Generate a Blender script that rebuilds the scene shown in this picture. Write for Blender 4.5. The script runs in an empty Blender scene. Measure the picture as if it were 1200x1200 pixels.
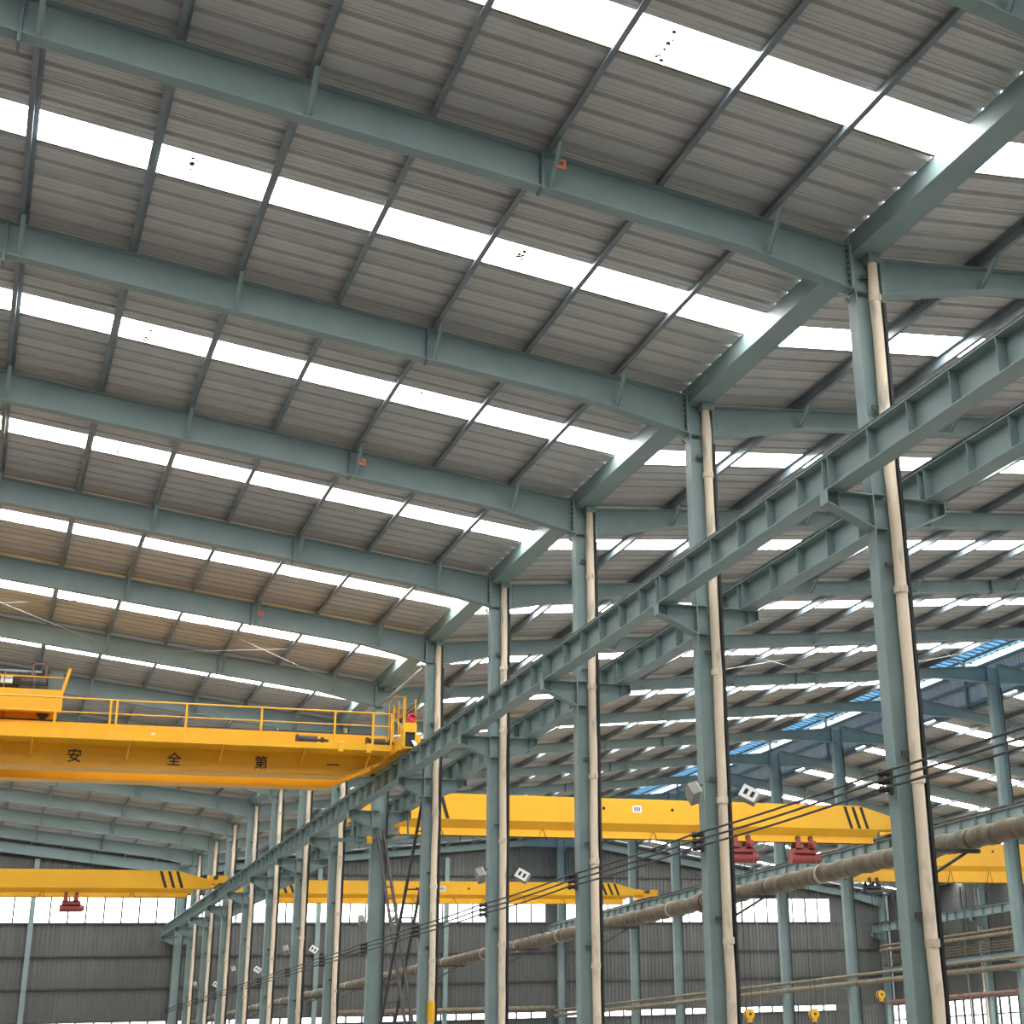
import bpy, math, random
from mathutils import Matrix, Vector
random.seed(11)
S = bpy.context.scene
COL = S.collection
# ------------------------------------------------------------------ camera
YAW, PITCH, ROLL, FPX = 0.4227, 0.3699, -0.0367, 1835.37
PPX, PPY = 794.11, 524.04
CAM = Vector((-10.915, -11.94, 1.6))
_f = Vector((math.sin(YAW)*math.cos(PITCH), math.cos(YAW)*math.cos(PITCH), math.sin(PITCH)))
_r = Vector((math.cos(YAW), -math.sin(YAW), 0)); _u = _r.cross(_f)
_c, _s = math.cos(ROLL), math.sin(ROLL)
R_, U_ = _c*_r + _s*_u, -_s*_r + _c*_u
cd = bpy.data.cameras.new('camera'); cam = bpy.data.objects.new('camera', cd); COL.objects.link(cam)
cam.matrix_world = Matrix(((R_.x, U_.x, -_f.x, CAM.x), (R_.y, U_.y, -_f.y, CAM.y), (R_.z, U_.z, -_f.z, CAM.z), (0, 0, 0, 1)))
cd.sensor_width = 36.0; cd.lens = FPX/1200*36
cd.shift_x = (600-PPX)/1200; cd.shift_y = (PPY-600)/1200
cd.clip_start = 0.1; cd.clip_end = 500
S.camera = cam
# ------------------------------------------------------------------ sky, exposure
W = bpy.data.worlds.new('sky'); S.world = W; W.use_nodes = True
bg = W.node_tree.nodes['Background']; bg.inputs[0].default_value = (0.84, 0.92, 1.0, 1); bg.inputs[1].default_value = 3.0
DAYLIGHT = 13.0
S.view_settings.view_transform = 'Standard'; S.view_settings.look = 'None'
S.view_settings.gamma = 1.0; S.view_settings.use_curve_mapping = False
S.view_settings.exposure = 0.30
S.cycles.max_bounces = 10; S.cycles.diffuse_bounces = 7; S.cycles.glossy_bounces = 3
S.cycles.sample_clamp_indirect = 8.0

# ------------------------------------------------------------------ materials
def mat(name, c1, c2=None, scale=2.0, rough=0.6, metal=0.0, bump=0.0, lo=0.35, hi=0.65, stretch=None, rnd=0.0):
    m = bpy.data.materials.new(name); m.use_nodes = True
    nt = m.node_tree; N = nt.nodes; L = nt.links; b = N['Principled BSDF']
    b.inputs['Roughness'].default_value = rough; b.inputs['Metallic'].default_value = metal
    b.inputs['Base Color'].default_value = (*c1, 1)
    src = None
    if c2 is not None or bump:
        tc = N.new('ShaderNodeTexCoord'); mp = N.new('ShaderNodeMapping')
        if stretch: mp.inputs['Scale'].default_value = stretch
        L.new(tc.outputs['Object'], mp.inputs['Vector'])
        nz = N.new('ShaderNodeTexNoise'); nz.inputs['Scale'].default_value = scale; nz.inputs['Detail'].default_value = 6
        L.new(mp.outputs[0], nz.inputs['Vector'])
        if c2 is not None:
            rp = N.new('ShaderNodeValToRGB'); rp.color_ramp.elements[0].position = lo; rp.color_ramp.elements[1].position = hi
            rp.color_ramp.elements[0].color = (*c1, 1); rp.color_ramp.elements[1].color = (*c2, 1)
            L.new(nz.outputs['Fac'], rp.inputs[0]); src = rp.outputs[0]
        if bump:
            bp = N.new('ShaderNodeBump'); bp.inputs['Strength'].default_value = bump; bp.inputs['Distance'].default_value = 0.02
            L.new(nz.outputs['Fac'], bp.inputs['Height']); L.new(bp.outputs[0], b.inputs['Normal'])
    if src is not None:
        if rnd:
            oi = N.new('ShaderNodeObjectInfo'); hs = N.new('ShaderNodeHueSaturation')
            mr = N.new('ShaderNodeMapRange'); mr.inputs[3].default_value = 1-rnd; mr.inputs[4].default_value = 1+rnd
            L.new(oi.outputs['Random'], mr.inputs[0]); L.new(mr.outputs[0], hs.inputs['Value']); L.new(src, hs.inputs['Color']); src = hs.outputs[0]
        L.new(src, b.inputs['Base Color'])
    return m
def lit(name, col, strength):
    m = bpy.data.materials.new(name); m.use_nodes = True
    b = m.node_tree.nodes['Principled BSDF']; b.inputs['Base Color'].default_value = (.8, .8, .8, 1)
    b.inputs['Emission Color'].default_value = (*col, 1); b.inputs['Emission Strength'].default_value = strength
    return m
def translucent(name, col):
    m = bpy.data.materials.new(name); m.use_nodes = True
    nt = m.node_tree; N = nt.nodes; L = nt.links
    t = N.new('ShaderNodeBsdfTranslucent'); t.inputs[0].default_value = (*col, 1)
    d = N.new('ShaderNodeBsdfDiffuse'); d.inputs[0].default_value = (*col, 1)
    mx = N.new('ShaderNodeMixShader'); mx.inputs[0].default_value = 0.3
    L.new(t.outputs[0], mx.inputs[1]); L.new(d.outputs[0], mx.inputs[2])
    L.new(mx.outputs[0], N['Material Output'].inputs[0]); return m

M = dict(
    teal=mat('teal_paint', (.185, .262, .258), (.225, .298, .288), 1.4, .5, bump=.05),
    tealdark=mat('dark_teal_paint', (.11, .165, .17), (.14, .195, .20), 1.5, .5),
    purlin=mat('blue_grey_primer', (.13, .165, .19), (.20, .23, .24), 1.2, .45, .2),
    sheet=mat('galvanised_sheet', (.435, .428, .41), (.505, .498, .475), 1.1, .55, .0, rnd=.06),
    wallsheet=mat('grey_wall_sheet', (.085, .089, .082), (.115, .117, .107), .8, .6, rnd=.08),
    skylight=lit('daylight_panel', (1, 1, 1), DAYLIGHT),
    window=lit('daylit_glass', (.97, .99, 1.0), 3.0),
    cream=mat('cream_flashing', (.135, .12, .068), (.155, .138, .08), 3, .6),
    concrete=mat('concrete_floor', (.245, .230, .208), (.31, .29, .265), .4, .85, bump=.1),
    yellow=mat('crane_yellow', (.86, .45, .012), (.80, .41, .015), .8, .38),
    black=mat('black_paint', (.012, .012, .013), None, rough=.6),
    iron=mat('dark_iron', (.05, .05, .052), (.085, .08, .075), 6, .55, .3),
    rail=mat('worn_rail', (.04, .045, .05), (.10, .10, .10), 5, .45, .5),
    red=mat('hoist_red', (.32, .055, .045), (.25, .045, .04), 3, .5),
    redlamp=mat('red_bell', (.75, .05, .09), None, rough=.35),
    orange=mat('orange_tag', (.72, .20, .10), None, rough=.6),
    tan=mat('peeling_cream_pipe', (.76, .63, .47), (.42, .39, .33), 2.2, .6, bump=.2, lo=.56, hi=.70, stretch=(2.2, 2.2, .7), rnd=.12),
    lag=mat('weathered_pipe_lagging', (.19, .172, .115), (.13, .076, .042), 3.0, .6, bump=.4, lo=.42, hi=.68, stretch=(1, 2.6, 1)),
    band=mat('bright_band', (.62, .58, .46), None, rough=.45, metal=.3),
    rustpipe=mat('rust_red_pipe', (.20, .10, .075), (.28, .16, .12), 4, .6),
    brasspipe=mat('straw_pipe', (.22, .18, .11), (.15, .115, .07), 4, .55),
    white=mat('white_plate', (.78, .78, .76), None, rough=.5),
    greybox=mat('grey_lamp_housing', (.26, .25, .225), None, rough=.5),
    glassdark=mat('dark_cab_glass', (.03, .04, .04), None, rough=.12),
    wire=mat('dark_cable', (.03, .024, .022), None, rough=.6),
    rope=mat('steel_rope', (.22, .22, .21), None, rough=.5, metal=.4),
    rod=mat('galvanised_rod', (.30, .31, .30), None, rough=.45, metal=.3),
    blue=translucent('blue_translucent_sheet', (.12, .27, .41)),
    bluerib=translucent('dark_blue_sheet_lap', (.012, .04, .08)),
    stain=mat('brown_leaf_stain', (.20, .10, .04), None, rough=.9),
)
# ------------------------------------------------------------------ mesh helpers
class MB:
    def __init__(s): s.v = []; s.f = []; s.mi = []
    def add(s, v, f, mi=0):
        n = len(s.v); s.v += [tuple(p) for p in v]; s.f += [tuple(i+n for i in q) for q in f]; s.mi += [mi]*len(f); return s
    def box(s, x0, x1, y0, y1, z0, z1, mi=0):
        return s.add([(x, y, z) for x in (x0, x1) for y in (y0, y1) for z in (z0, z1)],
                     [(0, 1, 3, 2), (4, 6, 7, 5), (0, 4, 5, 1), (2, 3, 7, 6), (0, 2, 6, 4), (1, 5, 7, 3)], mi)
    def prism(s, poly, a0, a1, ax='y', mi=0):
        n = len(poly)
        def P(p, a):
            return {'y': (p[0], a, p[1]), 'x': (a, p[0], p[1]), 'z': (p[0], p[1], a)}[ax]
        v = [P(p, a0) for p in poly]+[P(p, a1) for p in poly]
        f = [tuple(range(n))[::-1], tuple(range(n, 2*n))]+[(i, (i+1) % n, n+(i+1) % n, n+i) for i in range(n)]
        return s.add(v, f, mi)
    def tube(s, pts, r, n=8, mi=0, cap=True):
        pts = [Vector(p) for p in pts]; rings = []
        rr = r if isinstance(r, (list, tuple)) else [r]*len(pts)
        for i, p in enumerate(pts):
            d = (pts[min(i+1, len(pts)-1)]-pts[max(i-1, 0)]).normalized()
            a = d.cross(Vector((0, 0, 1)) if abs(d.z) < .9 else Vector((1, 0, 0))).normalized(); b = d.cross(a)
            rings.append([p+rr[i]*(math.cos(t)*a+math.sin(t)*b) for t in [2*math.pi*k/n for k in range(n)]])
        v = [q for g in rings for q in g]; f = []
        for i in range(len(rings)-1):
            for k in range(n):
                f.append((i*n+k, i*n+(k+1) % n, (i+1)*n+(k+1) % n, (i+1)*n+k))
        if cap:
            f.append(tuple(range(n))); f.append(tuple(range((len(rings)-1)*n, len(rings)*n))[::-1])
        return s.add(v, f, mi)
    def bar(s, p0, p1, w, h, mi=0):
        p0, p1 = Vector(p0), Vector(p1); d = (p1-p0).normalized()
        a = d.cross(Vector((0, 0, 1)) if abs(d.z) < .9 else Vector((0, 1, 0))).normalized(); b = d.cross(a)
        v = [p+a*i*w/2+b*j*h/2 for p in (p0, p1) for i, j in ((-1, -1), (1, -1), (1, 1), (-1, 1))]
        return s.add(v, [(0, 3, 2, 1), (4, 5, 6, 7), (0, 1, 5, 4), (1, 2, 6, 5), (2, 3, 7, 6), (3, 0, 4, 7)], mi)
    def mesh(s, name, *mats, smooth=False):
        me = bpy.data.meshes.new(name); me.from_pydata(s.v, [], s.f); me.update()
        for m in mats: me.materials.append(M[m])
        if len(mats) > 1: me.polygons.foreach_set('material_index', s.mi)
        if smooth: me.polygons.foreach_set('use_smooth', [True]*len(me.polygons))
        return me
def obj(name, me, parent=None, loc=(0, 0, 0), rot=None, label=None, kind=None):
    o = bpy.data.objects.new(name, me); COL.objects.link(o); o.parent = parent; o.location = loc
    if rot: o.rotation_euler = rot
    if label: o['label'] = label
    if kind: o['kind'] = kind
    return o
def tag(o, label, cat, group=None, kind=None):
    o['label'] = label; o['category'] = cat
    if group: o['group'] = group
    if kind: o['kind'] = kind
    return o
def thing(name, label, cat, loc=(0, 0, 0), group=None, kind=None, rot=None):
    o = bpy.data.objects.new(name, None); COL.objects.link(o); o.location = loc; o.empty_display_size = .2
    if rot: o.rotation_euler = rot
    return tag(o, label, cat, group, kind)
ORD = ['zeroth', 'first', 'second', 'third', 'fourth', 'fifth', 'sixth', 'seventh', 'eighth', 'ninth', 'tenth', 'eleventh', 'twelfth',
       'thirteenth', 'fourteenth', 'fifteenth', 'sixteenth', 'seventeenth', 'eighteenth', 'nineteenth', 'twentieth']
D = 6.0; KN = 14; YW = 84.3          # frame spacing, last frame, end wall
def yc(k): return D*k-0.115           # centre line of frame k
# roof planes (underside of sheet)
def z1(x): return 12.94-.118*x        # near bay (left of the valley row)
def z2(x): return 12.74+.094*x        # middle bay
def z3(x): return 15.05-.16*(x-23.1)  # far bay
PH = .18                              # purlin height
XB, XC = 22.85, 45.9                  # left faces of ridge row and far wall row

# ================================================================== SETTING
tag(obj('floor', MB().box(-24, 47, -14.3, YW+.5, -.3, 0).mesh('floor', 'concrete')), 'pale grey concrete factory floor', 'floor', kind='structure')

# ---- roof sheets
def profile(w):
    h = .06
    g = .011
    out = [(0, -.012, 0), (.014, -.012, 0), (.014, 0, 0), (.06, 0, 0), (.085, h, 1), (.15, h, 1), (.175, 0, 0)]
    for a in (.255, .345): out += [(a, 0, 0), (a+.015, g, 0), (a+.04, g, 0), (a+.055, 0, 0)]
    out += [(.485, 0, 0), (.51, h, 1), (.575, h, 1), (.60, 0, 0)]
    for a in (.68, .765): out += [(a, 0, 0), (a+.015, g, 0), (a+.04, g, 0), (a+.055, 0, 0)]
    return out+[(w, 0, 0), (w, -.012, 0)]
def ribbed(x0, x1, zf, w, two=False, n=1):
    mb = MB(); pf = profile(w)
    xs = [x0+(x1-x0)*i/n for i in range(n+1)]
    v = [(x, p[0], zf(x)+p[1]) for x in xs for p in pf]; c = len(pf)
    for j in range(n):
        for i in range(c-1):
            mb_f = (j*c+i, j*c+i+1, (j+1)*c+i+1, (j+1)*c+i)
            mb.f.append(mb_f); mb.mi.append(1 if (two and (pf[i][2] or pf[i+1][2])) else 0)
    mb.v = v; return mb
SW = 5.19/6; SKY0, SKY1 = 2.66, 3.47      # skylight strip within each frame spacing
bays = [('near', z1, -22.7, .06, 'of the near bay rising from the valley gutter', [-22.7, -19.1, -14.1, -9.1, -4.1, .06], -2),
        ('mid', z2, .44, 20.3, 'rising from the valley gutter to the ridge monitor', [.44, 5.0, 10.0, 15.0, 20.3], -2),
        ('far', z3, 26.0, 46.7, 'falling from the ridge monitor to the far side wall', [26.0, 31.0, 36.0, 41.0, 46.7], -2)]
for nm, zf, x0, x1, txt, laps, kmin in bays:
    root = thing('ceiling', 'ribbed grey metal roof slope with skylight strips '+txt, 'ceiling', kind='structure')
    sm = ribbed(x0, x1, zf, SW).mesh('roof_sheet', 'sheet')
    pans = [ribbed(a, b, zf, SKY1-SKY0).mesh('skylight_panel', 'skylight') for a, b in zip(laps[:-1], laps[1:])]
    fl = MB()
    v = [(x0, 0, zf(x0)-.0135), (x1, 0, zf(x1)-.0135), (x1, 0, zf(x1)+.01), (x0, 0, zf(x0)+.01), (x0, .05, zf(x0)-.0135), (x1, .05, zf(x1)-.0135), (x1, .05, zf(x1)+.01), (x0, .05, zf(x0)+.01)]
    fl.add(v, [(0, 1, 2, 3), (7, 6, 5, 4), (0, 4, 5, 1), (3, 2, 6, 7), (0, 3, 7, 4), (1, 5, 6, 2)])
    flm = fl.mesh('skylight_flashing', 'cream')
    for k in range(kmin, KN):
        y0 = D*k+SKY1
        ns = 6 if k < KN-1 else 2
        for i in range(ns): obj('roof_sheet', sm, root, (0, y0+i*SW, 0))
        if k == KN-1: obj('roof_sheet', sm, root, (0, YW-SW+.0, .002))
        if k == kmin:
            for i in range(3): obj('roof_sheet', sm, root, (0, D*k+SKY0-(i+1)*SW, 0))
        for i, p in enumerate(pans):
            q = obj('skylight_panel', p, root, (0, D*k+SKY0, 0), label='white translucent skylight panel')
            if nm == 'near' and 0 <= k < 8 and i in (3, 4):
                mb = MB(); lx = laps[i]
                for t in range(9):
                    a = lx+random.uniform(-.06, .06); b = random.uniform(.10, .75); r = random.uniform(.015, .05)
                    mb.prism([(a-r, b-r*.6), (a+r*.3, b-r), (a+r, b+r*.4), (a-r*.2, b+r*.9)], zf(lx)-.02, zf(lx)-.012, 'z')
                obj('lap_stain', mb.mesh('lap_stain', 'stain'), q, label='brown leaf litter at the panel lap')
        obj('skylight_flashing', flm, root, (0, D*k+SKY1, 0), label='cream flashing along the skylight edge')

# ---- ridge monitor (raised vent over the ridge row)
rm = thing('ridge_monitor', 'raised ridge vent with blue translucent roof and corrugated side walls', 'roof vent')
def vrib(w, h, n, d=.03):
    mb = MB(); v = []; p = w/n
    pf = []
    for i in range(n): pf += [(i*p, 0), (i*p+p*.45, 0), (i*p+p*.55, d), (i*p+p*.9, d)]
    pf.append((w, 0))
    mb.v = [(q[1], q[0], z) for z in (0, h) for q in pf]; c = len(pf)
    mb.f = [(i, i+1, c+i+1, c+i) for i in range(c-1)]; mb.mi = [0]*(c-1); return mb
mw = vrib(1.0, 1.42, 5).mesh('monitor_wall_sheet', 'sheet')
mr = [ribbed(23.1, 26.45, lambda x: 16.90-.13*(x-23.1), SW, True).mesh('monitor_roof_sheet', 'blue', 'bluerib'),
      ribbed(19.75, 23.1, lambda x: 16.90-.13*(23.1-x), SW, True).mesh('monitor_roof_sheet', 'blue', 'bluerib')]
for y in range(0, 84):
    obj('monitor_wall_sheet', mw, rm, (26.06, y, 14.58)); 
    if y < 84: obj('monitor_wall_sheet', mw, rm, (20.24, y, 14.62))
for i in range(int(84/SW)):
    for q in mr: obj('monitor_roof_sheet', q, rm, (0, i*SW, 0), label='blue translucent ribbed sheet')
gm = MB().box(-.04, .04, 0, 84, -.06, .06).mesh('monitor_girt', 'tealdark')
for x, z in ((26.0, 15.42), (26.0, 16.0), (20.3, 16.0), (26.02, 14.62), (20.28, 14.66), (26.0, 16.46), (20.3, 16.46), (24.6, 16.62), (21.6, 16.62), (23.1, 16.82)):
    obj('monitor_girt', gm, rm, (x, 0, z))
pm = MB().box(-.05, .05, -.05, .05, 0, 1.85).mesh('monitor_post', 'tealdark')
pr2 = MB().prism([(19.8, 16.36), (19.8, 16.44), (23.1, 16.86), (26.4, 16.44), (26.4, 16.36), (23.1, 16.74)], -.05, .05).mesh('monitor_rafter', 'tealdark')
for k in range(0, KN+1):
    for x in (20.3, 25.98): obj('monitor_post', pm, rm, (x, yc(k), 14.55))
    obj('monitor_rafter', pr2, rm, (0, yc(k), 0))

# ---- end wall, side walls
we = thing('wall_end', 'grey corrugated gable wall closing the far end of the hall', 'wall', (0, YW, 0), kind='structure')
def gable(x): return min(z1(x), 99) if x < .25 else (z2(x) if x < 20.3 else (14.7 if x < 26 else z3(x)))
def hrib(w, h, n, d=.03):
    mb = MB(); p = w/n; pf = []
    for i in range(n): pf += [(i*p, 0), (i*p+p*.5, 0), (i*p+p*.58, d), (i*p+p*.92, d)]
    pf.append((w, 0)); c = len(pf)
    mb.v = [(q[0], q[1], z) for z in (0, h) for q in pf]
    mb.f = [(i, i+1, c+i+1, c+i) for i in range(c-1)]; mb.mi = [0]*(c-1); return mb
lowm = hrib(1.0, 3.95, 4).mesh('wall_sheet', 'wallsheet'); midm = hrib(1.0, 5.2, 4).mesh('wall_sheet', 'wallsheet')
for x in range(-24, 47):
    obj('wall_sheet', lowm, we, (x, 0, 0)); obj('wall_sheet', midm, we, (x, 0, 4.32))
    zt = max(gable(x), gable(x+.999))+.05
    obj('wall_sheet', hrib(1.0, zt-11.08, 4).mesh('wall_sheet', 'wallsheet'), we, (x, 0, 11.08))
for z in (1.5, 2.9, 6.08, 7.78, 12.3): obj('wall_girt', MB().box(-24, 46.7, -.10, -.02, -.05, .05).mesh('wall_girt', 'iron'), we, (0, 0, z))
for x in (-16.0, -7.6, 8.05, 15.77, 31.0, 38.6):
    obj('wall_post', MB().box(-.13, .13, -.36, -.16, 0, gable(x)-.88).mesh('wall_post', 'teal'), we, (x, 0, 0))
PW = .94
pane = MB().box(.0, PW-.05, -.01, .01, .05, 1.48).mesh('pane', 'window'); pane2 = MB().box(0, PW-.05, -.01, .01, .02, .33).mesh('pane', 'window')
mul = MB().box(-.06, .02, -.06, .03, 0, 1.52).mesh('mullion', 'iron'); mul2 = MB().box(-.07, .03, -.06, .03, 0, .37).mesh('mullion', 'iron')
wn = 0
for lab, xa, xb in (('near bay', -.08-24*PW, -.05), ('middle bay', .55, 22.8), ('far bay', 23.5, 43.2)):
    for z, ph, pn, ml, hh in ((9.54, 'high', pane, mul, 1.53), (3.96, 'low', pane2, mul2, .37)):
        wn += 1
        w = thing('window_%d' % wn, '%s strip of white daylit panes in end wall of the %s' % (ph, lab), 'window', (xa, YW-.02, z), kind='structure')
        n = int((xb-xa)/PW)
        obj('window_frame', MB().box(0, n*PW, -.06, .03, -.06, .03).box(0, n*PW, -.06, .03, hh-.02, hh+.05).mesh('window_frame', 'iron'), w)
        for i in range(n):
            obj('mullion', ml, w, (i*PW+.02, 0, 0)); obj('pane', pn, w, (i*PW+.03, 0, 0))
# plain infill beside the strips
fill = MB()
for a, b in ((-24.0, -.08-24*PW), (-.08, .56), (.55+23*PW, 23.51), (23.5+20*PW, 47.0)):
    fill.box(a, b, 0, .03, 9.5, 11.1); fill.box(a, b, 0, .03, 3.94, 4.35)
obj('wall_infill', fill.mesh('wall_infill', 'wallsheet'), we)
wr = thing('wall_right', 'grey corrugated side wall with low windows behind the far columns', 'wall', (46.7, 0, 0), kind='structure')
sidem = vrib(1.0, 7.3, 4).mesh('wall_sheet', 'wallsheet'); sidel = vrib(1.0, 2.3, 4).mesh('wall_sheet', 'wallsheet')
for y in range(-14, 84):
    obj('wall_sheet', sidem, wr, (0, y, 4.2)); obj('wall_sheet', sidel, wr, (0, y, 0))
wn += 1
w = thing('window_%d' % wn, 'low band of daylit panes in the far side wall under the rust red pipe', 'window', (46.66, 62.0, 2.3), kind='structure')
obj('window_frame', MB().box(-.05, .05, -22, 22.2, -.06, .04).box(-.05, .05, -22, 22.2, 1.86, 1.95).box(-.05, .05, -22, 22.2, .92, 1.0).mesh('window_frame', 'iron'), w)
sp = MB().box(-.01, .01, .05, .93, .04, .92).mesh('pane', 'window'); spm = MB().box(-.06, .05, -.09, .09, 0, 1.9).mesh('mullion', 'iron')
for i in range(-22, 23):
    obj('mullion', spm, w, (0, i*.98, 0))
    for z in (0, .95): obj('pane', sp, w, (0, i*.98, z))
tag(obj('wall_left', MB().box(-23.9, -23.6, -14, YW, 0, 15.9).mesh('wall_left', 'wallsheet')), 'plain grey wall beyond the near bay', 'wall', kind='structure')
tag(obj('wall_back', MB().box(-24, 47, -14.3, -14, 0, 16.5).mesh('wall_back', 'wallsheet')), 'plain grey unseen wall opposite the gable windows', 'wall', kind='structure')  # unseen wall, set close behind the camera to cut light on column webs

# ================================================================== STEEL FRAME
# ---- purlins
def purlin_mesh(zf, x, slope, flip):
    t = .012; w = .075; a = -1 if flip else 1
    def q(dx, h): return (dx, h+slope*dx)
    # Z section: web with two flanges
    poly = [q(-w*a, 0), q(t/2*a, 0), q(t/2*a, PH-t), q(w*a, PH-t), q(w*a, PH), q(-t/2*a, PH), q(-t/2*a, t), q(-w*a, t)]
    return MB().prism(poly, 0, D).mesh('purlin_length', 'purlin')
def purlins(nm, zf, slope, xs, kmin, txt, flip):
    me = purlin_mesh(zf, 0, slope, flip); sag = MB()
    for j, x in enumerate(xs):
        z = zf(x)-PH-.018
        p = thing('purlin', 'blue-grey Z purlin, %s counted %s' % (ORD[j+1], txt), 'purlin', (x, 0, z), 'roof purlins of the %s bay' % nm)
        for k in range(kmin, KN): obj('purlin_length', me, p, (0, yc(k), 0))
        obj('purlin_length', MB().prism([(v.co.x, v.co.z) for v in me.vertices[:8]], 0, .3).mesh('purlin_length', 'purlin'), p, (0, yc(KN), 0))
P1 = [-1.37-1.66*j for j in range(13)]; P2 = [2.28+1.66*j for j in range(11)]+[20.2]; P3 = [26.15]+[27.8+1.66*j for j in range(11)]+[46.2]
purlins('near', z1, -.118, P1, -1, 'up the near bay slope from the valley gutter', False)
purlins('middle', z2, .094, P2, -1, 'up the slope from valley gutter to ridge monitor', True)
purlins('far', z3, -.16, P3, 3, 'down the far slope from the ridge monitor', False)

# ---- rafters
def rafter_meshes(top, bot, fw=.22, tw=.014, tf=.018):
    # top, bot: polylines [(x,z)...] left to right
    web = MB().prism([(x, z+tf) for x, z in bot]+[(x, z-tf) for x, z in top[::-1]], -tw/2, tw/2).mesh('web', 'teal')
    tfm = MB().prism([(x, z-tf) for x, z in top]+[(x, z) for x, z in top[::-1]], -fw/2, fw/2).mesh('top_flange', 'teal')
    bfm = MB().prism([(x, z) for x, z in bot]+[(x, z+tf) for x, z in bot[::-1]], -fw/2, fw/2).mesh('bottom_flange', 'teal')
    return [('web', web), ('top_flange', tfm), ('bottom_flange', bfm)]
def plate(x, za, zb, t=.02, w=.24): return MB().box(x-t, x+t, -w/2, w/2, za, zb)
def fly(xp, zb, zt):
    # V pair of thin angles from the bottom flange up to the purlin either side
    mb = MB()
    for s in (-1, 1):
        mb.bar((xp, s*.05, zb+.03), (xp, s*.50, zt), .07, .010); mb.bar((xp+.03, s*.05, zb+.03), (xp+.03, s*.50, zt), .010, .07)
    return mb
def bolts(x, zs, ys=(-.07, .07), d=.03):
    mb = MB()
    for z in zs:
        for y in ys: mb.tube([(x-d, y, z), (x+d, y, z)], .016, 6)
    return mb
B1 = lambda x: 12.16-.118*x
T1 = lambda x: z1(x)-PH-.023
B2 = lambda x: 12.17+.094*x
T2 = lambda x: z2(x)-PH-.023
T3 = lambda x: z3(x)-PH-.023
B3 = lambda x: T3(x)-.42
sets = []
r1 = rafter_meshes([(-22.6, T1(-22.6)), (-.03, T1(-.03))], [(-22.6, B1(-22.6)), (-1.75, B1(-1.75)), (-.03, 11.995)])
r1 += [('end_plate', plate(-.025, 11.985, T1(0)).mesh('end_plate', 'teal')),
       ('splice_plate', plate(-4.82, B1(-4.8)-.03, T1(-4.8)).mesh('splice_plate', 'tealdark')),
       ('splice_plate', plate(-11.55, B1(-11.55)-.14, T1(-11.55)).mesh('splice_plate', 'tealdark')),
       ('splice_plate', plate(-18.2, B1(-18.2)-.03, T1(-18.2)).mesh('splice_plate', 'tealdark'))]
for x in P1[0::2]: r1.append(('fly_brace', fly(x, B1(x), T1(x)-.045).mesh('fly_brace', 'teal')))
r1.append(('bolts', bolts(-.045, [12.03+.1*i for i in range(8)]).mesh('bolts', 'iron')))
r2 = rafter_meshes([(.50, T2(.5)), (22.83, T2(22.83))], [(.50, 11.98), (2.5, B2(2.5)), (20.6, B2(20.6)), (22.83, 14.08)])
r2 += [('end_plate', plate(.505, 11.975, T2(.5)).mesh('end_plate', 'teal')), ('end_plate', plate(22.825, 14.0, T2(22.8)).mesh('end_plate', 'teal')),
       ('splice_plate', plate(7.4, B2(7.4)-.03, T2(7.4)).mesh('splice_plate', 'tealdark')), ('splice_plate', plate(14.8, B2(14.8)-.03, T2(14.8)).mesh('splice_plate', 'tealdark'))]
for x in P2[0:11:2]: r2.append(('fly_brace', fly(x, B2(x), T2(x)-.045).mesh('fly_brace', 'teal')))
r2.append(('bolts', bolts(.525, [12.03+.1*i for i in range(6)]).mesh('bolts', 'iron')))
r3 = rafter_meshes([(23.35, T3(23.35)), (45.88, T3(45.88))], [(23.35, 14.1), (25.3, B3(25.3)), (43.5, B3(43.5)), (45.88, B3(45.88)-.25)])
r3 += [('end_plate', plate(23.355, 14.02, T3(23.4)).mesh('end_plate', 'teal')), ('end_plate', plate(45.875, B3(45.88)-.3, T3(45.9)).mesh('end_plate', 'teal'))]
for x in P3[1:12:2]: r3.append(('fly_brace', fly(x, B3(x), T3(x)-.045).mesh('fly_brace', 'teal')))
tagm = MB()
tagm.box(-.07, .07, -.015, 0, -.07, -.03).box(-.07, .07, -.015, 0, .03, .07).box(-.07, -.03, -.015, 0, -.03, .03).box(.03, .07, -.015, 0, -.03, .03)
tagm = tagm.mesh('orange_tag', 'orange')
for parts, kmin, desc, grp in ((r1, 0, 'teal steel rafter of the near bay over the yellow double-girder crane', 'near bay rafters'),
                               (r2, 0, 'teal steel rafter of the middle bay between valley and ridge rows', 'middle bay rafters'),
                               (r3, 4, 'teal steel rafter of the far bay beyond the ridge row', 'far bay rafters')):
    for k in range(kmin, KN+1):
        t = thing('rafter', '%s, %s from end wall' % (desc, ORD[KN+1-k]), 'rafter', (0, yc(k), 0), grp)
        for n, me in parts:
            if k == KN and n == 'fly_brace': continue
            obj(n, me, t, kind='stuff' if n == 'bolts' else None)
        if parts is r1 and k in (1, 3, 5):
            obj('orange_tag', tagm, t, (-4.62, -.29, 13.02 if k == 1 else 12.98), label='small square orange tag')

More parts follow.
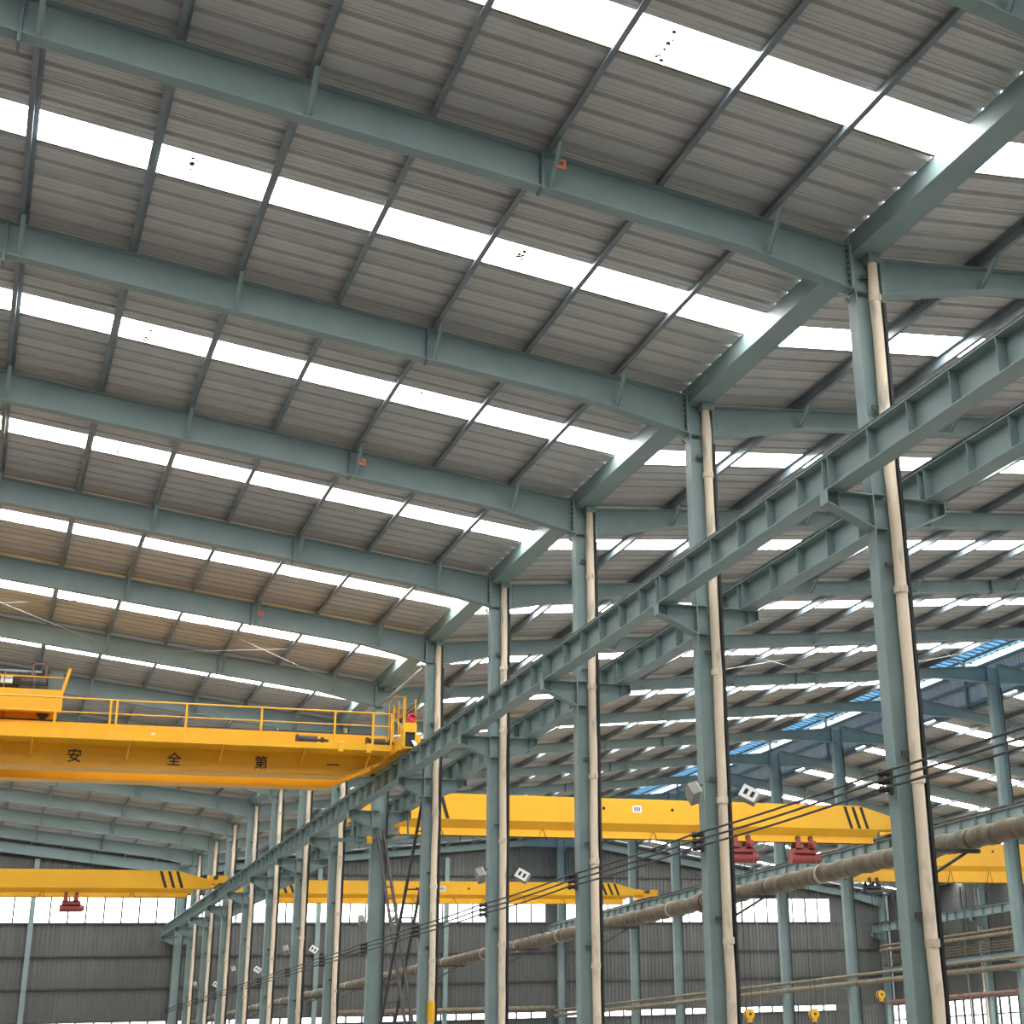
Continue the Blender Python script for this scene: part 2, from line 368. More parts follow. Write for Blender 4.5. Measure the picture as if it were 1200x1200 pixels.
# ---- columns with runway brackets
CH, CFW = .48, .235      # section depth, flange width
def column_parts(h, outr, zbr=8.80):
    t = .02
    P = [('flange', MB().box(0, t, -CFW/2, CFW/2, 0, h).mesh('flange', 'teal')), ('flange', MB().box(CH-t, CH, -CFW/2, CFW/2, 0, h).mesh('flange', 'teal')),
         ('web', MB().box(t, CH-t, -.007, .007, 0, h).mesh('web', 'teal')), ('base_plate', MB().box(-.1, CH+.1, -.25, .25, 0, .03).mesh('base_plate', 'teal')),
         ('black_bar', MB().box(CH-.048, CH-.002, -.150, -.1185, .05, h-.75).mesh('black_bar', 'black')), ('cap_plate', MB().box(0, CH, -.015, CFW/2, h, h+.02).mesh('cap_plate', 'teal'))]  # includes a plain black flat bar down the right flange edge
    st = MB().box(t, .222, -.11, -.007, -.008, .008).mesh('stiffener', 'tealdark')
    for z in (zbr, zbr-.5): P.append(('stiffener', st, (0, 0, z)))
    P.append(('stiffener', st, (0, 0, h-.6)))
    def br(s):
        x0 = 0 if s < 0 else CH; X = lambda d: x0+s*d
        zt = zbr
        mb = MB()
        w = [(X(0), zt-.48), (X(.72), zt-.18), (X(.72), zt-.02), (X(0), zt-.02)]
        if s < 0: w = w[::-1]
        mb.prism(w, -.006, .006)
        a, b = sorted((X(0), X(.72))); mb.box(a, b, -.11, .11, zt-.02, zt)
        mb.prism([(X(0), zt-.50), (X(.70), zt-.20), (X(.70), zt-.18), (X(0), zt-.48)], -.11, .11)
        for d in (.53, .71): 
            a, b = sorted((X(d-.006), X(d+.006))); mb.box(a, b, -.1, .1, zt-.20-.3*(.7-min(d, .7))/.7*.9, zt-.02)
        return mb
    for s in outr: P.append(('bracket', br(s).mesh('bracket', 'teal')))
    return P
lug = MB()
for i in range(9):
    a0, a1 = math.pi*(.5+i/8), math.pi*(.5+(i+1)/8)
    if i < 8: lug.bar((-.02+.07*math.cos(a0), 0, .07*math.sin(a0)), (-.02+.07*math.cos(a1), 0, .07*math.sin(a1)), .1, .014)
lug.bar((-.08, 0, -.05), (-.02, 0, .03), .1, .012)
lug = lug.mesh('tie_lug', 'teal')
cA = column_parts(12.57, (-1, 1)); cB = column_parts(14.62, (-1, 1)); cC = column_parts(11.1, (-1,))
for x, parts, kmin, desc, grp in ((0, cA, 0, 'teal steel H column of the valley row', 'valley row columns'),
                                  (XB, cB, 4, 'teal steel H column of the ridge row under the blue vent', 'ridge row columns'),
                                  (XC, cC, 9, 'teal steel H column of the row against the far side wall', 'side wall row columns')):
    for k in range(kmin, KN+1):
        t = thing('column', '%s, %s from the end wall' % (desc, ORD[KN+1-k]), 'column', (x, yc(k), 0), grp)
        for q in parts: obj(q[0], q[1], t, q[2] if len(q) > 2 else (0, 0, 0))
        if parts is cA: obj('tie_lug', lug, t, (-.006, 0, 11.905))
# ---- valley gutter
g = thing('valley_gutter', 'painted steel box gutter running over the valley row of columns', 'gutter')
gme = MB()
gme.box(.02, .03, 0, D-.012, 12.60, 12.925).box(.02, .46, 0, D-.012, 12.595, 12.605).box(.45, .46, 0, D-.012, 12.60, 12.775)
gme = gme.mesh('gutter_length', 'teal')
for k in range(-3, KN): obj('gutter_length', gme, g, (0, yc(k), 0))
obox = MB().box(-.10, .10, -.09, .09, 0, .13).mesh('outlet_box', 'teal')
for k in range(0, KN): obj('outlet_box', obox, g, (.325, yc(k)-.115, 12.46))

# ---- downpipes on the valley row
for k in range(0, KN):
    if k == 6: continue
    t = thing('downpipe', 'peeling cream downpipe strapped to valley row column, %s from the end wall' % ORD[KN+1-k], 'pipe', (.325, yc(k)-.115, 0), 'downpipes on the valley row')
    rs = random.Random(k)
    pts = []; rad = []
    zz = .035
    while zz < 12.2:
        pts.append((rs.uniform(-.012, .012), rs.uniform(-.006, .006), zz)); rad.append(rs.uniform(.078, .087)); zz += rs.uniform(.5, .9)
    pts.append((0, 0, 12.455)); rad.append(.07)
    obj('pipe', MB().tube(pts, rad, 14).mesh('pipe', 'tan', smooth=True), t)
    zz = rs.uniform(.8, 1.6)
    while zz < 12:
        obj('collar', MB().tube([(0, 0, -.05), (0, 0, .05)], .099, 14).mesh('collar', 'tan', smooth=False), t, (0, 0, zz))
        obj('pipe_clip', MB().box(-.19, -.07, .02, .05, -.03, .03).mesh('pipe_clip', 'iron'), t, (0, 0, zz+.35)); zz += rs.uniform(1.5, 2.6)
    if k == 5: obj('yellow_band', MB().tube([(0, 0, 2.6), (0, 0, 3.1)], .1, 14).mesh('yellow_band', 'yellow'), t, label='yellow painted band')

# ---- crane runway girders and rails
GH = .49
gw = MB().box(-.006, .006, 0, 5.985, .016, GH-.016).mesh('web', 'teal')
gf = MB().box(-.15, .15, 0, 5.985, 0, .016).mesh('bottom_flange', 'teal'); gt = MB().box(-.15, .15, 0, 5.985, GH-.016, GH).mesh('top_flange', 'teal')
gs = MB().box(-.14, -.006, -.006, .006, .016, GH-.016).box(.006, .14, -.006, .006, .016, GH-.016).mesh('stiffener', 'teal')
rail = MB().prism([(-.06, 0), (.06, 0), (.06, .012), (.012, .03), (.012, .085), (.035, .095), (.035, .12), (-.035, .12), (-.035, .095), (-.012, .085), (-.012, .03), (-.06, .012)], 0, 1)
for x, kmin, desc in ((-.54, -1, 'on the near-bay side of the valley row'), (CH+.54, -1, 'on the middle-bay side of the valley row'),
                      (XB-.54, 4, 'on the middle-bay side of the ridge row'), (XB+CH+.54, 5, 'on the far-bay side of the ridge row'),
                      (XC-.54, 9, 'along the far side wall columns')):
    for k in range(kmin, KN):
        t = thing('crane_girder', 'teal runway girder %s, %s from end wall' % (desc, ORD[KN-k]), 'girder', (x, yc(k), 8.803), 'runway girders')
        obj('web', gw, t); obj('bottom_flange', gf, t); obj('top_flange', gt, t)
        for y in (.06, .82, 1.8, 2.8, 3.8, 4.8, 5.9): obj('stiffener', gs, t, (0, y, 0))
    L = yc(KN)-yc(kmin)
    mb = MB(); mb.v = [(a, b*L, c) for a, b, c in rail.v]; mb.f = rail.f; mb.mi = rail.mi
    tag(obj('crane_rail', mb.mesh('crane_rail', 'rail'), loc=(x, yc(kmin), 8.805+GH)), 'dark worn crane rail on the girder '+desc, 'rail', 'crane rails')

# ---- column cross bracing between frames 5 and 6 of the valley row
ya, yb = yc(5)+.18, yc(6)-.18
for (za, zb), desc in (((8.2, .4), 'falling away from the camera end'), ((.4, 8.2), 'rising toward the end wall')):
    t = thing('laced_brace', 'dark ladder-like diagonal brace between valley row columns '+('dropping' if za > zb else 'climbing')+' toward the end wall', 'brace', (0, 0, 0), 'column bracing')
    xs_ = (.04, .44) if za > zb else (.14, .34)
    for x in xs_: obj('chord', MB().bar((x, ya, za), (x, yb, zb), .07, .07).mesh('chord', 'iron'), t)
    rung = MB().bar((xs_[0], 0, 0), (xs_[1], 0, 0), .04, .04).mesh('rung', 'iron')
    for i in range(1, 22):
        f = i/22
        if .40 < f < .60: continue
        obj('rung', rung, t, (0, ya+(yb-ya)*f, za+(zb-za)*f))
for (za, zb) in ((11.8, 9.5), (9.5, 11.8)):
    tag(obj('brace_rod', MB().tube([(.20 if za > zb else .30, ya, za), (.20 if za > zb else .30, yb, zb)], .035, 8).mesh('brace_rod', 'tealdark')),
        'upper diagonal tube brace above the crane rail, '+('dropping' if za > zb else 'climbing')+' toward the end wall', 'brace', 'column bracing')
tag(obj('eave_strut', MB().tube([(.05, ya, 11.95), (.05, yb, 11.95)], .04, 8).mesh('eave_strut', 'rod')), 'pale tie tube joining two valley row columns under the gutter', 'strut')
t = thing('service_beam', 'dark cross beam at the braced columns below the crane runway', 'beam', (0, yc(6)-.20, 7.9))
obj('beam', MB().box(-1.25, 1.5, -.05, .05, -.05, .05).mesh('beam', 'tealdark'), t)
for x in (-.6, 1.08): obj('hanger', MB().box(-.025, .025, -.03, .03, .05, .9).mesh('hanger', 'tealdark'), t, (x, 0, 0))
obj('clamp', MB().box(-.08, .08, -.1, .06, -.09, .1).mesh('clamp', 'yellow'), t, (-.1, 0, 0), label='yellow clamp')
# ---- roof bracing rods between frames 5 and 6
for zf, T, xs, bay in ((z1, T1, (-.4, -7.4, -14.4), 'near'), (z2, T2, (1.2, 8.2, 16.3, 22.2), 'middle')):
    for i, (a, b) in enumerate(zip(xs[:-1], xs[1:])):
        dz = .38 if bay == 'near' else .17
        for n_, (p, q) in enumerate((((a-.12*(a-b)/abs(a-b), yc(5)+.02), (b+.12*(a-b)/abs(a-b), yc(6)-.02)), ((b+.12*(a-b)/abs(a-b), yc(5)+.02), (a-.12*(a-b)/abs(a-b), yc(6)-.02)))):
            d_ = dz+.04*n_
            tag(obj('bracing_rod', MB().tube([(p[0], p[1], T(p[0])-d_), (q[0], q[1], T(q[0])-d_)], .010, 6).mesh('bracing_rod', 'rod')),
                'thin roof bracing rod, %s cross up from valley, %s bay, %s toward end wall' % (ORD[i+1], bay, 'climbing' if T(q[0]) > T(p[0]) else 'falling'), 'rod', 'roof bracing rods')

# ================================================================== CRANES
RT = 8.805+GH+.12    # rail top 9.41
def glyph(ch, size):
    cu = bpy.data.curves.new('glyph', 'FONT'); cu.body = ch; cu.size = size; cu.extrude = .004; cu.offset = .002; cu.align_x = 'CENTER'; cu.align_y = 'CENTER'
    o = bpy.data.objects.new('glyph', cu); COL.objects.link(o)
    me = bpy.data.meshes.new_from_object(o.evaluated_get(bpy.context.evaluated_depsgraph_get()))
    bpy.data.objects.remove(o); me.materials.clear(); me.materials.append(M['black']); return me
# ---- near double girder crane
c = thing('overhead_crane', 'yellow double-girder crane with walkway, handrail and black characters', 'crane', (0, 30.0, 0))
xe = -.95
def boxgirder(y0, y1, zt, zb, name):
    mb = MB().prism([(-22.6, zb), (-2.05, zb), (-.85, zb+.5), (-.85, zt), (-22.6, zt)], y0, y1)
    return mb.mesh(name, 'yellow')
obj('front_girder', boxgirder(.62, 1.12, 10.04, 8.93, 'front_girder'), c)
obj('rear_girder', boxgirder(2.45, 2.95, 10.04, 8.92, 'rear_girder'), c)
for y0 in (.56, 2.39):
    obj('flange_strip', MB().prism([(-22.6, 8.895), (-2.05, 8.895), (-.87, 9.395), (-.87, 9.41), (-2.06, 8.915), (-22.6, 8.915)], y0, y0+.62).mesh('flange_strip', 'yellow'), c)
    obj('trolley_rail', MB().box(-22.6, -1.2, y0+.25, y0+.33, 10.04, 10.12).mesh('trolley_rail', 'rail'), c)
wk = obj('walkway', MB().box(-22.6, xe, -.28, .62, 9.47, 9.50).mesh('walkway', 'yellow'), c)
obj('toe_board', MB().box(-22.6, xe, -.30, -.27, 9.46, 9.62).mesh('toe_board', 'yellow'), wk)
kb = MB().prism([(-.26, 9.47), (.62, 9.10), (.62, 9.16), (-.2, 9.47)], -.02, .02, 'x').mesh('walkway_bracket', 'yellow')
for x in (-1.45, -3.2, -5.3, -7.6, -9.9, -11.8, -13.7, -15.6, -17.5, -19.4): obj('walkway_bracket', kb, wk, (x, 0, 0))
hr = obj('handrail', MB().tube([(-22.6, -.28, 10.47), (xe, -.28, 10.47)], .022, 8).tube([(-22.6, -.28, 10.12), (xe, -.28, 10.12)], .016, 8).mesh('handrail', 'yellow'), c)
post = MB().box(-.025, .025, -.025, .025, 9.5, 10.47).mesh('rail_post', 'yellow')
for x in (-.95, -1.45, -2.48, -4.4, -6.3, -8.0, -8.15, -9.45, -11.3, -13.2, -15): obj('rail_post', post, hr, (x, -.28, 0))
for x in (-1.55, -2.3): obj('step_bracket', MB().box(-.07, .07, -.33, -.28, 9.4, 9.64).mesh('step_bracket', 'yellow'), wk, (x, 0, 0))
for chx, x in zip('安全第一', (-8.85, -6.42, -4.2, -2.3)):
    obj('character', glyph(chx, .37), c, (x, .610, 9.17), (math.pi/2, 0, 0), label='black painted character '+chx)
# cable trolleys / motors on walkway
for x, wd in ((-3.1, .5), (-1.25, .45)):
    mt = obj('drive_motor', MB().tube([(-wd/2, 0, 0), (wd/2, 0, 0)], .11, 12).box(-wd/2-.06, -wd/2, -.09, .09, -.14, .12).box(-.12, .12, -.1, .1, -.15, 0).mesh('drive_motor', 'iron', smooth=False), c, (x, .15, 9.76))
    obj('coupling', MB().tube([(wd/2, 0, 0), (wd/2+.3, 0, 0)], .04, 10).tube([(wd/2+.1, 0, 0), (wd/2+.18, 0, 0)], .09, 12).mesh('coupling', 'iron'), mt)
for x in (-7.0, -2.75, -2.1): obj('junction_box', MB().box(-.05, .05, -.04, .04, 0, .22).mesh('junction_box', 'white'), c, (x, .58, 9.62))
# end carriages with guard rails, bell, cab box
ec = obj('end_carriage', MB().box(-.78, -.30, -.9, 3.9, RT+.06, RT+.42).mesh('end_carriage', 'yellow'), c)
for y in (-.6, 3.5): obj('wheel', MB().tube([(-.60, 0, 0), (-.48, 0, 0)], .2, 18).mesh('wheel', 'iron'), ec, (0, y, RT+.2))
cb = obj('control_box', MB().box(-.80, -.45, -1.05, -.62, 9.85, 10.10).box(-.80, -.76, -1.05, -.62, 9.44, 9.85).box(-.49, -.45, -1.05, -.62, 9.44, 9.85).box(-.80, -.45, -1.05, -.62, 9.42, 9.46).mesh('control_box', 'yellow'), c)
obj('box_window', MB().box(-.76, -.49, -1.0, -.66, 9.46, 9.85).mesh('box_window', 'glassdark'), cb)
bl = obj('warning_bell', MB().tube([(0, -.03, 0), (0, .0, 0), (0, .06, 0), (0, .11, 0)], [.09, .125, .13, .06], 18).mesh('warning_bell', 'redlamp', smooth=True), c, (-.58, -1.02, 10.24), label='red warning bell')
obj('bell_stem', MB().bar((-.05, .1, -.3), (0, .05, 0), .04, .04).mesh('bell_stem', 'yellow'), bl)
gr = MB()
for y in (-.75, -.2, .35):
    gr.tube([(-.74, y, 9.85), (-.74, y, 10.85)], .02, 6)
gr.tube([(-.74, -.75, 10.4), (-.74, .9, 10.4)], .016, 6).tube([(-.74, -.75, 10.62), (-.74, .9, 10.62)], .016, 6).tube([(-.74, .9, 9.85), (-.74, .9, 11.05), (-.74, .35, 11.1), (-.42, .35, 11.1), (-.42, .35, 9.9)], .02, 6)
gr.tube([(-.42, -.75, 9.85), (-.42, -.75, 10.8)], .018, 6).tube([(-.42, -.75, 10.62), (-.42, .9, 10.62)], .014, 6)
obj('guard_rail', gr.mesh('guard_rail', 'yellow'), c)
obj('rail_sweep', MB().bar((-.54, -.9, RT+.3), (-.50, -1.22, RT+.03), .10, .02).mesh('rail_sweep', 'white'), c)
# trolley
tr = thing('crane_trolley', 'yellow hoist trolley with dark winch machinery riding on the near crane', 'trolley', (-11.0, 31.75, 10.12))
obj('trolley_frame', MB().box(-1.6, 1.72, -1.35, -1.15, .12, .68).box(-1.6, 1.72, 1.15, 1.35, .12, .68).box(-1.6, 1.72, -1.2, 1.2, .60, .68).mesh('trolley_frame', 'yellow'), tr)
for x in (-1.2, 1.3):
    for y in (-.90, .93): obj('wheel', MB().tube([(0, -.06, 0), (0, .06, 0)], .16, 16).mesh('wheel', 'iron'), tr, (x, y, .164))
obj('rope_drum', MB().tube([(-.9, 0, 0), (.9, 0, 0)], .26, 18).tube([(-.95, 0, 0), (-.9, 0, 0)], .33, 18).tube([(.9, 0, 0), (.95, 0, 0)], .33, 18).mesh('rope_drum', 'iron'), tr, (.3, -.3, 1.12))
obj('winch_motor', MB().tube([(-.3, 0, 0), (.3, 0, 0)], .17, 14).box(-.34, .34, -.15, .15, -.25, -.1).mesh('winch_motor', 'iron'), tr, (1.0, -.9, .93))
obj('brake_wheel', MB().tube([(-.06, 0, 0), (.06, 0, 0)], .24, 18).box(-.1, .1, -.05, .05, .2, .34).mesh('brake_wheel', 'iron'), tr, (1.28, -.75, 1.05))
obj('cable_frame', MB().box(-.02, .02, -.02, .02, 0, .75).box(.3, .34, -.02, .02, 0, .75).box(-.02, .34, -.02, .02, .71, .75).mesh('cable_frame', 'rustpipe'), tr, (.95, -1.0, .68))
obj('gearbox', MB().box(-.2, .2, -.25, .25, -.3, .3).mesh('gearbox', 'tealdark'), tr, (1.5, -.4, .98))
obj('cover_plate', MB().box(-.14, .14, -.02, .02, -.1, .1).mesh('cover_plate', 'white'), tr, (.35, -1.25, .92))
obj('bumper_arm', MB().bar((1.62, -1.2, .3), (1.83, -1.2, 1.28), .08, .08).mesh('bumper_arm', 'yellow'), tr)
tg = obj('trolley_rail_guard', MB().tube([(-1.6, -1.33, 1.0), (1.7, -1.33, 1.0)], .018, 6).mesh('trolley_rail_guard', 'yellow'), tr)
for x in (-.7, .3, 1.0): obj('guard_post', MB().tube([(x, -1.33, .68), (x, -1.33, 1.12)], .015, 6).mesh('guard_post', 'brasspipe'), tg)
hk = thing('hook_block', 'yellow hook block on black ropes below the near crane', 'hook', (-10.78, 31.75, 7.95))
obj('sheave_block', MB().tube([(-.16, 0, 0), (.16, 0, 0)], .24, 18).box(-.18, .18, -.1, .1, -.3, .1).mesh('sheave_block', 'yellow'), hk)
obj('hook', MB().tube([(0, 0, -.25), (0, 0, -.45), (.12, 0, -.58), (.1, 0, -.75), (-.04, 0, -.78), (-.12, 0, -.66)], [.05, .05, .05, .055, .04, .02], 8).mesh('hook', 'iron'), hk)
for i, (a, b) in enumerate(((-.12, -.14), (-.05, -.02), (.05, .06), (.14, .16))): obj('rope', MB().tube([(a, 0, .1), (b, -.2, 2.5)], .014, 6).mesh('rope', 'wire'), hk)

# ---- single girder cranes
def single_crane(label, y, x0, x1, zt=10.35, zm=9.45, zn=9.20, zb=8.95, front=True):
    c = thing('overhead_crane', label, 'crane', (0, y, 0), 'single girder cranes')
    E1 = 1.9
    obj('box_girder', MB().prism([(x0+.35, zt-.42), (x0+E1, zt), (x1-E1, zt), (x1-.35, zt-.42), (x1-.35, zm+.02), (x0+.35, zm+.02)], -.3, .3).mesh('box_girder', 'yellow'), c)
    obj('sloped_soffit', MB().prism([(-.3, zm+.02), (.3, zm+.02), (.10, zn), (-.10, zn)], x0+E1*.6, x1-E1*.6, 'x').mesh('sloped_soffit', 'yellow'), c)
    obj('hoist_beam', MB().box(x0+E1*.7, x1-E1*.7, -.12, .12, zb, zn).box(x0+E1*.7, x1-E1*.7, -.17, .17, zb, zb+.035).mesh('hoist_beam', 'yellow'), c)
    for xx, s in ((x0, 1), (x1, -1)):
        e = obj('end_carriage', MB().box(-.2, .2, -1.25, 1.25, RT+.03, RT+.36).mesh('end_carriage', 'yellow'), c, (xx, 0, 0))
        for yy in (-.95, .95): obj('wheel', MB().tube([(-.06, yy, RT+.17), (.06, yy, RT+.17)], .165, 16).mesh('wheel', 'iron'), e)
        obj('end_connection', MB().prism([(xx-s*.15, RT+.34), (xx+s*.5, RT+.50), (xx+s*.5, RT+.1), (xx-s*.15, RT+.1)], -.22, .22).mesh('end_connection', 'yellow'), c)
        obj('travel_motor', MB().tube([(0, -.05, 0), (0, -.4, 0)], .09, 12).mesh('travel_motor', 'iron'), e, (s*.28, -.7, RT+.3))
    for xx, s in ((x1, -1), (x0, 1)):
        for i in range(3):
            a = xx+s*(E1+.75-.35*i*1.0)
            d = .12*1
            obj('stripe', MB().prism([(a, zt-.04), (a+.13, zt-.04), (a+.13+.25, zm+.04), (a+.25, zm+.04)], -.306, -.300).mesh('stripe', 'black'), c, label='black diagonal stripe')
    n = int((x1-x0-2*E1)/1.95)
    for i in range(n):
        xx = x0+E1+.8+i*1.95+.2*math.sin(i*2.1)
        if any(abs(y-hy) < .1 and abs(xx-hx) < .95 for hx, hy in ((15.35, 42.0), (17.98, 42.0), (26.28, 51.2), (-6.75, 63.6))): continue
        obj('cable_hanger', MB().tube([(xx-.16, -.26, zb-.08), (xx-.03, -.26, zn-.02), (xx+.03, -.26, zn-.02), (xx+.18, -.26, zb-.14)], .014, 6).mesh('cable_hanger', 'wire'), c)
    mid = (x0+x1)/2
    obj('data_plate', MB().box(-.18, .18, -.31, -.30, -.13, .13).mesh('data_plate', 'white'), c, (mid-.6, 0, zt-.36), label='white data plate')
    for i in range(3): obj('plate_numeral', MB().box(-.115+.085*i, -.06+.085*i, -.315, -.31, -.07, .07).mesh('plate_numeral', 'tealdark'), c, (mid-.6, 0, zt-.36))
    for dx in (-1.9, .8): obj('port_hole', MB().tube([(0, -.305, 0), (0, -.29, 0)], .06, 14).mesh('port_hole', 'black'), c, (mid+dx, 0, zt-.36))
    return c
single_crane('yellow single-girder crane of the near bay with red hoist before end wall', 63.6, -22.4, -.54, 10.08, 9.28, 9.12, 8.93)
single_crane('large yellow single-girder crane of the middle bay carrying red hoists', 42.0, CH+.54, XB-.54)
single_crane('far yellow single-girder crane of the middle bay nearest the end wall', 68.3, CH+.54, XB-.54, 10.22, 9.55, 9.40, 9.15)
single_crane('yellow girder crane of the far bay behind the lagged pipe', 51.2, XB+CH+.54, XC-.54, 10.3, 9.25, 9.05, 8.55)
# ---- hoists
def hoist(label, x, y, zb, s=1.0, hook=None, hlabel=None, mt='red'):
    h = thing('electric_hoist', label, 'hoist', (x, y, zb), 'electric hoists')
    obj('drum_body', MB().tube([(-.52*s, 0, -.52*s), (.52*s, 0, -.52*s)], .17*s, 16).tube([(.52*s, 0, -.52*s), (.62*s, 0, -.52*s)], .12*s, 14).mesh('drum_body', mt), h)
    obj('frame', MB().box(-.42*s, .42*s, -.225, .225, -.36*s, -.2*s).mesh('frame', mt), h)
    for xx in (-.28, .2):
        obj('travel_wheel', MB().tube([(0, -.19, 0), (0, -.135, 0)], .09*s, 12).tube([(0, .135, 0), (0, .19, 0)], .09*s, 12).mesh('travel_wheel', 'iron'), h, (xx*s, 0, .04+.09*s))
        obj('hanger_plate', MB().prism([(xx*s-.12*s, -.25*s), (xx*s+.12*s, -.25*s), (xx*s+.06*s, .14*s), (xx*s-.06*s, .14*s)], -.225, -.20).prism([(xx*s-.12*s, -.25*s), (xx*s+.12*s, -.25*s), (xx*s+.06*s, .14*s), (xx*s-.06*s, .14*s)], .20, .225).mesh('hanger_plate', mt), h)
    obj('travel_motor', MB().tube([(0, -.225, 0), (0, -.5*s, 0)], .09*s, 12).mesh('travel_motor', mt), h, (.15*s, 0, -.08*s))
    if hook:
        k = thing('hook_block', hlabel, 'hook', (x+.02, y, hook), 'hanging hook blocks')
        obj('sheave_block', MB().tube([(-.02, -.10, -.02), (-.02, -.07, -.02)], .18, 18).tube([(-.02, .07, -.02), (-.02, .10, -.02)], .18, 18).box(-.06, .06, -.09, .09, -.30, -.12).mesh('sheave_block', 'yellow'), k)
        obj('sheave', MB().tube([(-.02, -.06, -.02), (-.02, .06, -.02)], .15, 18).tube([(-.02, -.12, -.02), (-.02, .12, -.02)], .05, 12).mesh('sheave', 'iron'), k)
        obj('hook', MB().tube([(0, 0, -.22), (0, 0, -.36), (.1, 0, -.46), (.08, 0, -.6), (-.04, 0, -.62), (-.1, 0, -.52)], [.035, .035, .04, .045, .03, .015], 8).mesh('hook', 'iron'), k)
        for a in (-.1, .1): obj('rope', MB().tube([(a, 0, .05), (a*.9, 0, zb-.70*s-hook)], .012, 5).mesh('rope', 'wire'), k)
        obj('pendant_cable', MB().tube([(.32, -.30, zb-.3*s-hook), (.32, -.30, -.4)], .012, 5).mesh('pendant_cable', 'rope'), k)
hoist('dark red hoist under the near bay single-girder crane', -6.75, 63.6, 8.93, .9)
hoist('red hoist of the middle bay crane beside the second near valley column', 15.35, 42.0, 8.95, 1.12, 2.9, 'yellow hook block hanging beside the second near valley column')
hoist('red hoist of the middle bay crane between two near valley columns', 17.98, 42.0, 8.95, 1.12, 2.85, 'yellow hook block hanging between two near valley columns')
hoist('dark iron hoist at the ridge row end of the far bay crane', 26.28, 51.2, 8.55, 0.8, 3.78, 'small yellow hook block hanging highest, beside the ridge row', 'iron')

# ================================================================== PIPES, WIRES, LAMPS
pp = thing('lagged_pipe', 'thick weathered lagged pipe on the middle-bay side of the valley columns', 'pipe', (1.15, 0, 4.13))
ring = []
n = 96
sec = MB().tube([(0, 5.98*i/n, .012*math.sin(i*.7)) for i in range(n+1)], [.130+(.010 if i % 2 else 0) for i in range(n+1)], 20).mesh('pipe_section', 'lag', smooth=True)
colr = MB().tube([(0, -.09, 0), (0, -.05, 0), (0, .05, 0), (0, .09, 0)], [.15, .185, .185, .15], 20).mesh('joint_collar', 'lag', smooth=True)
strp = MB().tube([(0, -.02, 0), (0, .02, 0)], .148, 20).mesh('strap', 'band')
sup = MB().box(-.665, .1, -.03, .03, -.19, -.14).bar((-.635, 0, -.46), (-.1, 0, -.18), .035, .035).box(-.665, -.63, -.03, .03, -.52, -.14).mesh('support_arm', 'iron')
for k in range(-1, KN):
    obj('pipe_section', sec, pp, (0, yc(k), 0)); obj('support_arm', sup, pp, (0, yc(k), 0))
    if k % 2 == 0: obj('joint_collar', colr, pp, (0, yc(k)+2.6, 0))
    for q in (1.35, 4.1): obj('strap', strp, pp, (0, yc(k)+q+.3*math.sin(k*3), 0))
def pipe_run(label, x, z, y0, y1, r, m, cat='pipe', step=6):
    t = thing('pipe', label, cat, (x, y0, z))
    obj('pipe_length', MB().tube([(0, 0, 0), (0, y1-y0, 0)], r, 12).mesh('pipe_length', m, smooth=True), t)
    cm = MB().tube([(0, -.06, 0), (0, .06, 0)], r*1.35, 12).mesh('coupling', m)
    y = 2.5
    while y < y1-y0: obj('coupling', cm, t, (0, y, 0)); y += step
    hm = MB().box(-.02, .5, -.03, .03, -r-.05, -r).mesh('hanger', 'tealdark')
    y = -y0 % 6-.115
    while y < y1-y0:
        if y > 0: obj('hanger', hm, t, (0, y, 0))
        y += 6
    return t
pipe_run('thicker straw-coloured pipe along the ridge row columns', XB-.35, 4.06, 26, 83.5, .10, 'brasspipe')
pipe_run('thinner straw-coloured pipe above another along the ridge row columns', XB-.3, 4.36, 26, 83.5, .065, 'brasspipe')
pipe_run('upper of two straw-coloured pipes on the side wall row', XC-.3, 7.92, 54, 83.5, .09, 'brasspipe')
pipe_run('lower of two straw-coloured pipes on the side wall row', XC-.35, 7.64, 54, 83.5, .12, 'brasspipe')
pipe_run('rust red pipe above the low side wall windows', XC-.2, 4.36, 54, 83.5, .14, 'rustpipe')
for i in range(4): pipe_run('thin pale conduit on side wall row, %s below the straw-coloured pipes' % ORD[i+1], XC-.2, 7.25-.16*i, 54, 83.5, .03, 'brasspipe')
t = thing('tie_beam', 'teal beam joining the side wall row columns below the pipes', 'beam', (XC-.05, 54, 6.45))
obj('beam', MB().box(-.08, 0, 0, 29.5, -.13, .13).box(-.15, 0, 0, 29.5, .11, .13).box(-.15, 0, 0, 29.5, -.13, -.11).mesh('beam', 'teal'), t)
t = thing('pipe', 'straw-coloured pipe crossing in front of the end wall windows of the middle bay', 'pipe', (8.5, 83.6, 4.52))
obj('pipe_length', MB().tube([(0, 0, 0), (14.0, 0, 0)], .14, 12).mesh('pipe_length', 'brasspipe', smooth=True), t)
for i in range(5): obj('hanger', MB().box(-.03, .03, -.05, .6, -.2, -.13).mesh('hanger', 'tealdark'), t, (1+3*i, 0, 0))
t = thing('downpipe', 'cream downpipe dropping in front of the far side wall', 'pipe', (XC+.5, 72.9, 0), 'side wall downpipes')
obj('pipe', MB().tube([(0, 0, 0), (0, 0, 10.85)], .09, 12).mesh('pipe', 'tan', smooth=True), t)
for z in (2, 4.6, 7, 9.4): obj('collar', MB().tube([(0, 0, z-.06), (0, 0, z+.06)], .11, 12).mesh('collar', 'tan'), t)
t = thing('conduit', 'pale grey conduit beside the cream downpipe on the far side wall', 'pipe', (XC+.5, 74.6, 0))
obj('pipe', MB().tube([(0, 0, 0), (0, 0, 10.85)], .06, 10).mesh('pipe', 'rod', smooth=True), t)

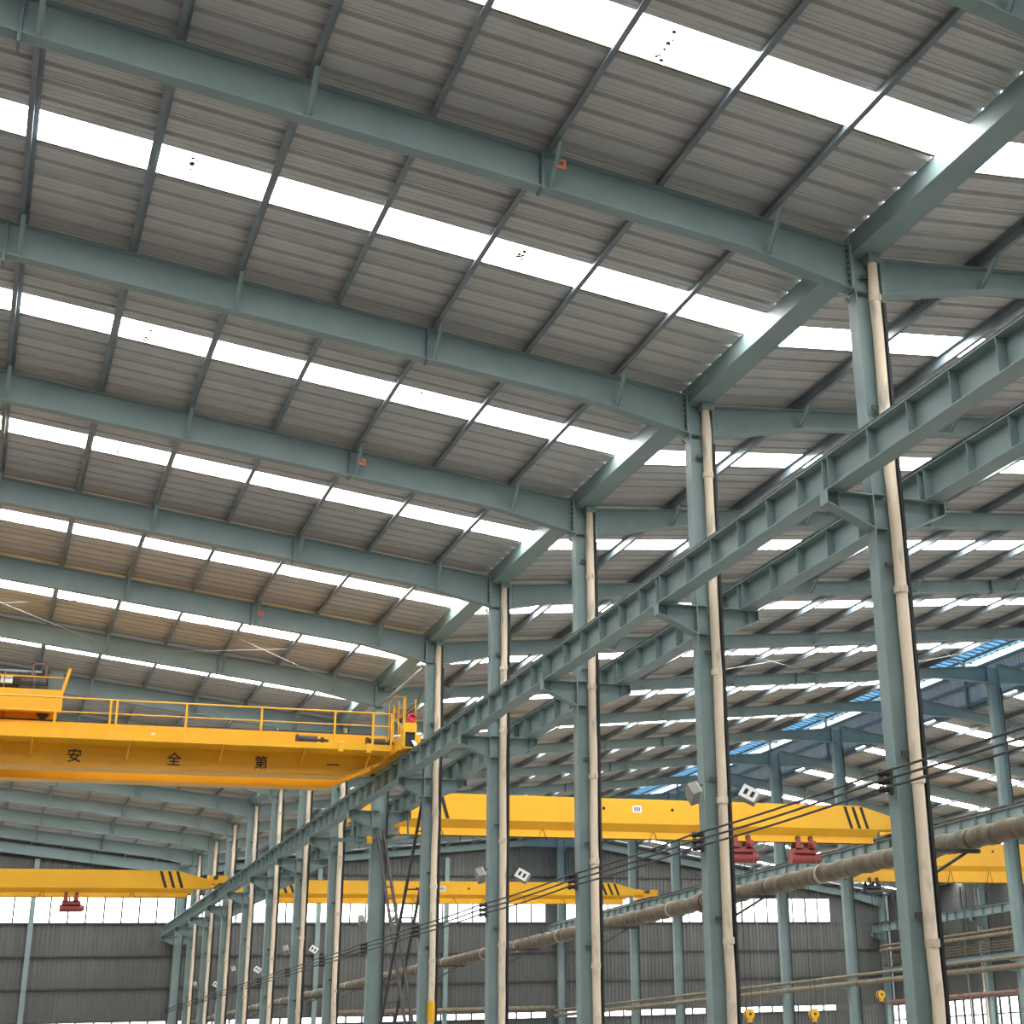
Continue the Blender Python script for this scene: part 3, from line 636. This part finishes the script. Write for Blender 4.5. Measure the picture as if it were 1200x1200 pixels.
# power conductors on the valley row
for i, (z, nm) in enumerate(((4.94, 'top'), (4.835, 'middle'), (4.73, 'bottom'))):
    pts = []
    for k in range(-2, KN):
        for j in range(8):
            f = j/8; pts.append((-.20, yc(k)+6*f, z-.03*4*f*(1-f)))
    pts.append((-.20, yc(KN), z))
    tag(obj('power_cable', MB().tube(pts, .017, 6).mesh('power_cable', 'wire', smooth=True)), '%s of three dark cables strung along the valley row columns' % nm, 'cable')
for k in range(0, KN+1):
    t = thing('insulator_bracket', 'black insulator bracket holding cables at valley column %s from end wall' % ORD[KN+1-k], 'bracket', (0, yc(k), 4.835), 'insulator brackets')
    obj('back_bar', MB().box(-.05, -.002, -.03, .03, -.17, .17).mesh('back_bar', 'iron'), t)
    for z in (-.105, 0, .105): obj('insulator', MB().tube([(-.05, 0, z), (-.12, 0, z), (-.13, 0, z), (-.181, 0, z)], [.035, .035, .05, .05], 10).mesh('insulator', 'black'), t)

# floodlights in pairs on alternate columns
lampbox = MB().box(-.165, .165, -.07, .10, -.125, .125).mesh('housing', 'greybox')
face = MB().box(-.16, .16, -.085, -.07, -.12, -.06).box(-.16, .16, -.085, -.07, .06, .12).box(-.16, -.10, -.085, -.07, -.06, .06).box(.10, .16, -.085, -.07, -.06, .06).box(-.03, .03, -.085, -.07, -.06, .06).mesh('reflector', 'white')
lens = MB().box(-.10, .10, -.075, -.068, -.06, .06).mesh('lens', 'black')
for k in (0, 2, 4, 6, 8, 10, 12):
    for s, x, nm in ((-1, -.22, 'near-bay'), (1, CH+.30, 'middle-bay')):
        t = thing('floodlight', 'grey box floodlight on %s side of valley row column %s from end wall' % (nm, ORD[KN+1-k]), 'lamp', (x, yc(k)-.2, 5.58), 'floodlights on the valley row')
        a = (math.radians(-20), math.radians(30), math.radians(-35 if s > 0 else 75))
        for n_, m_ in (('housing', lampbox), ('reflector', face), ('lens', lens)): obj(n_, m_, t, rot=a).scale = (.92, .92, .92)
        obj('arm', MB().bar((-s*.20, .18, .02), (0, 0, 0), .03, .03).bar((-s*.20, .12, .16), (-s*.05, 0, .1), .02, .02).mesh('arm', 'iron'), t)
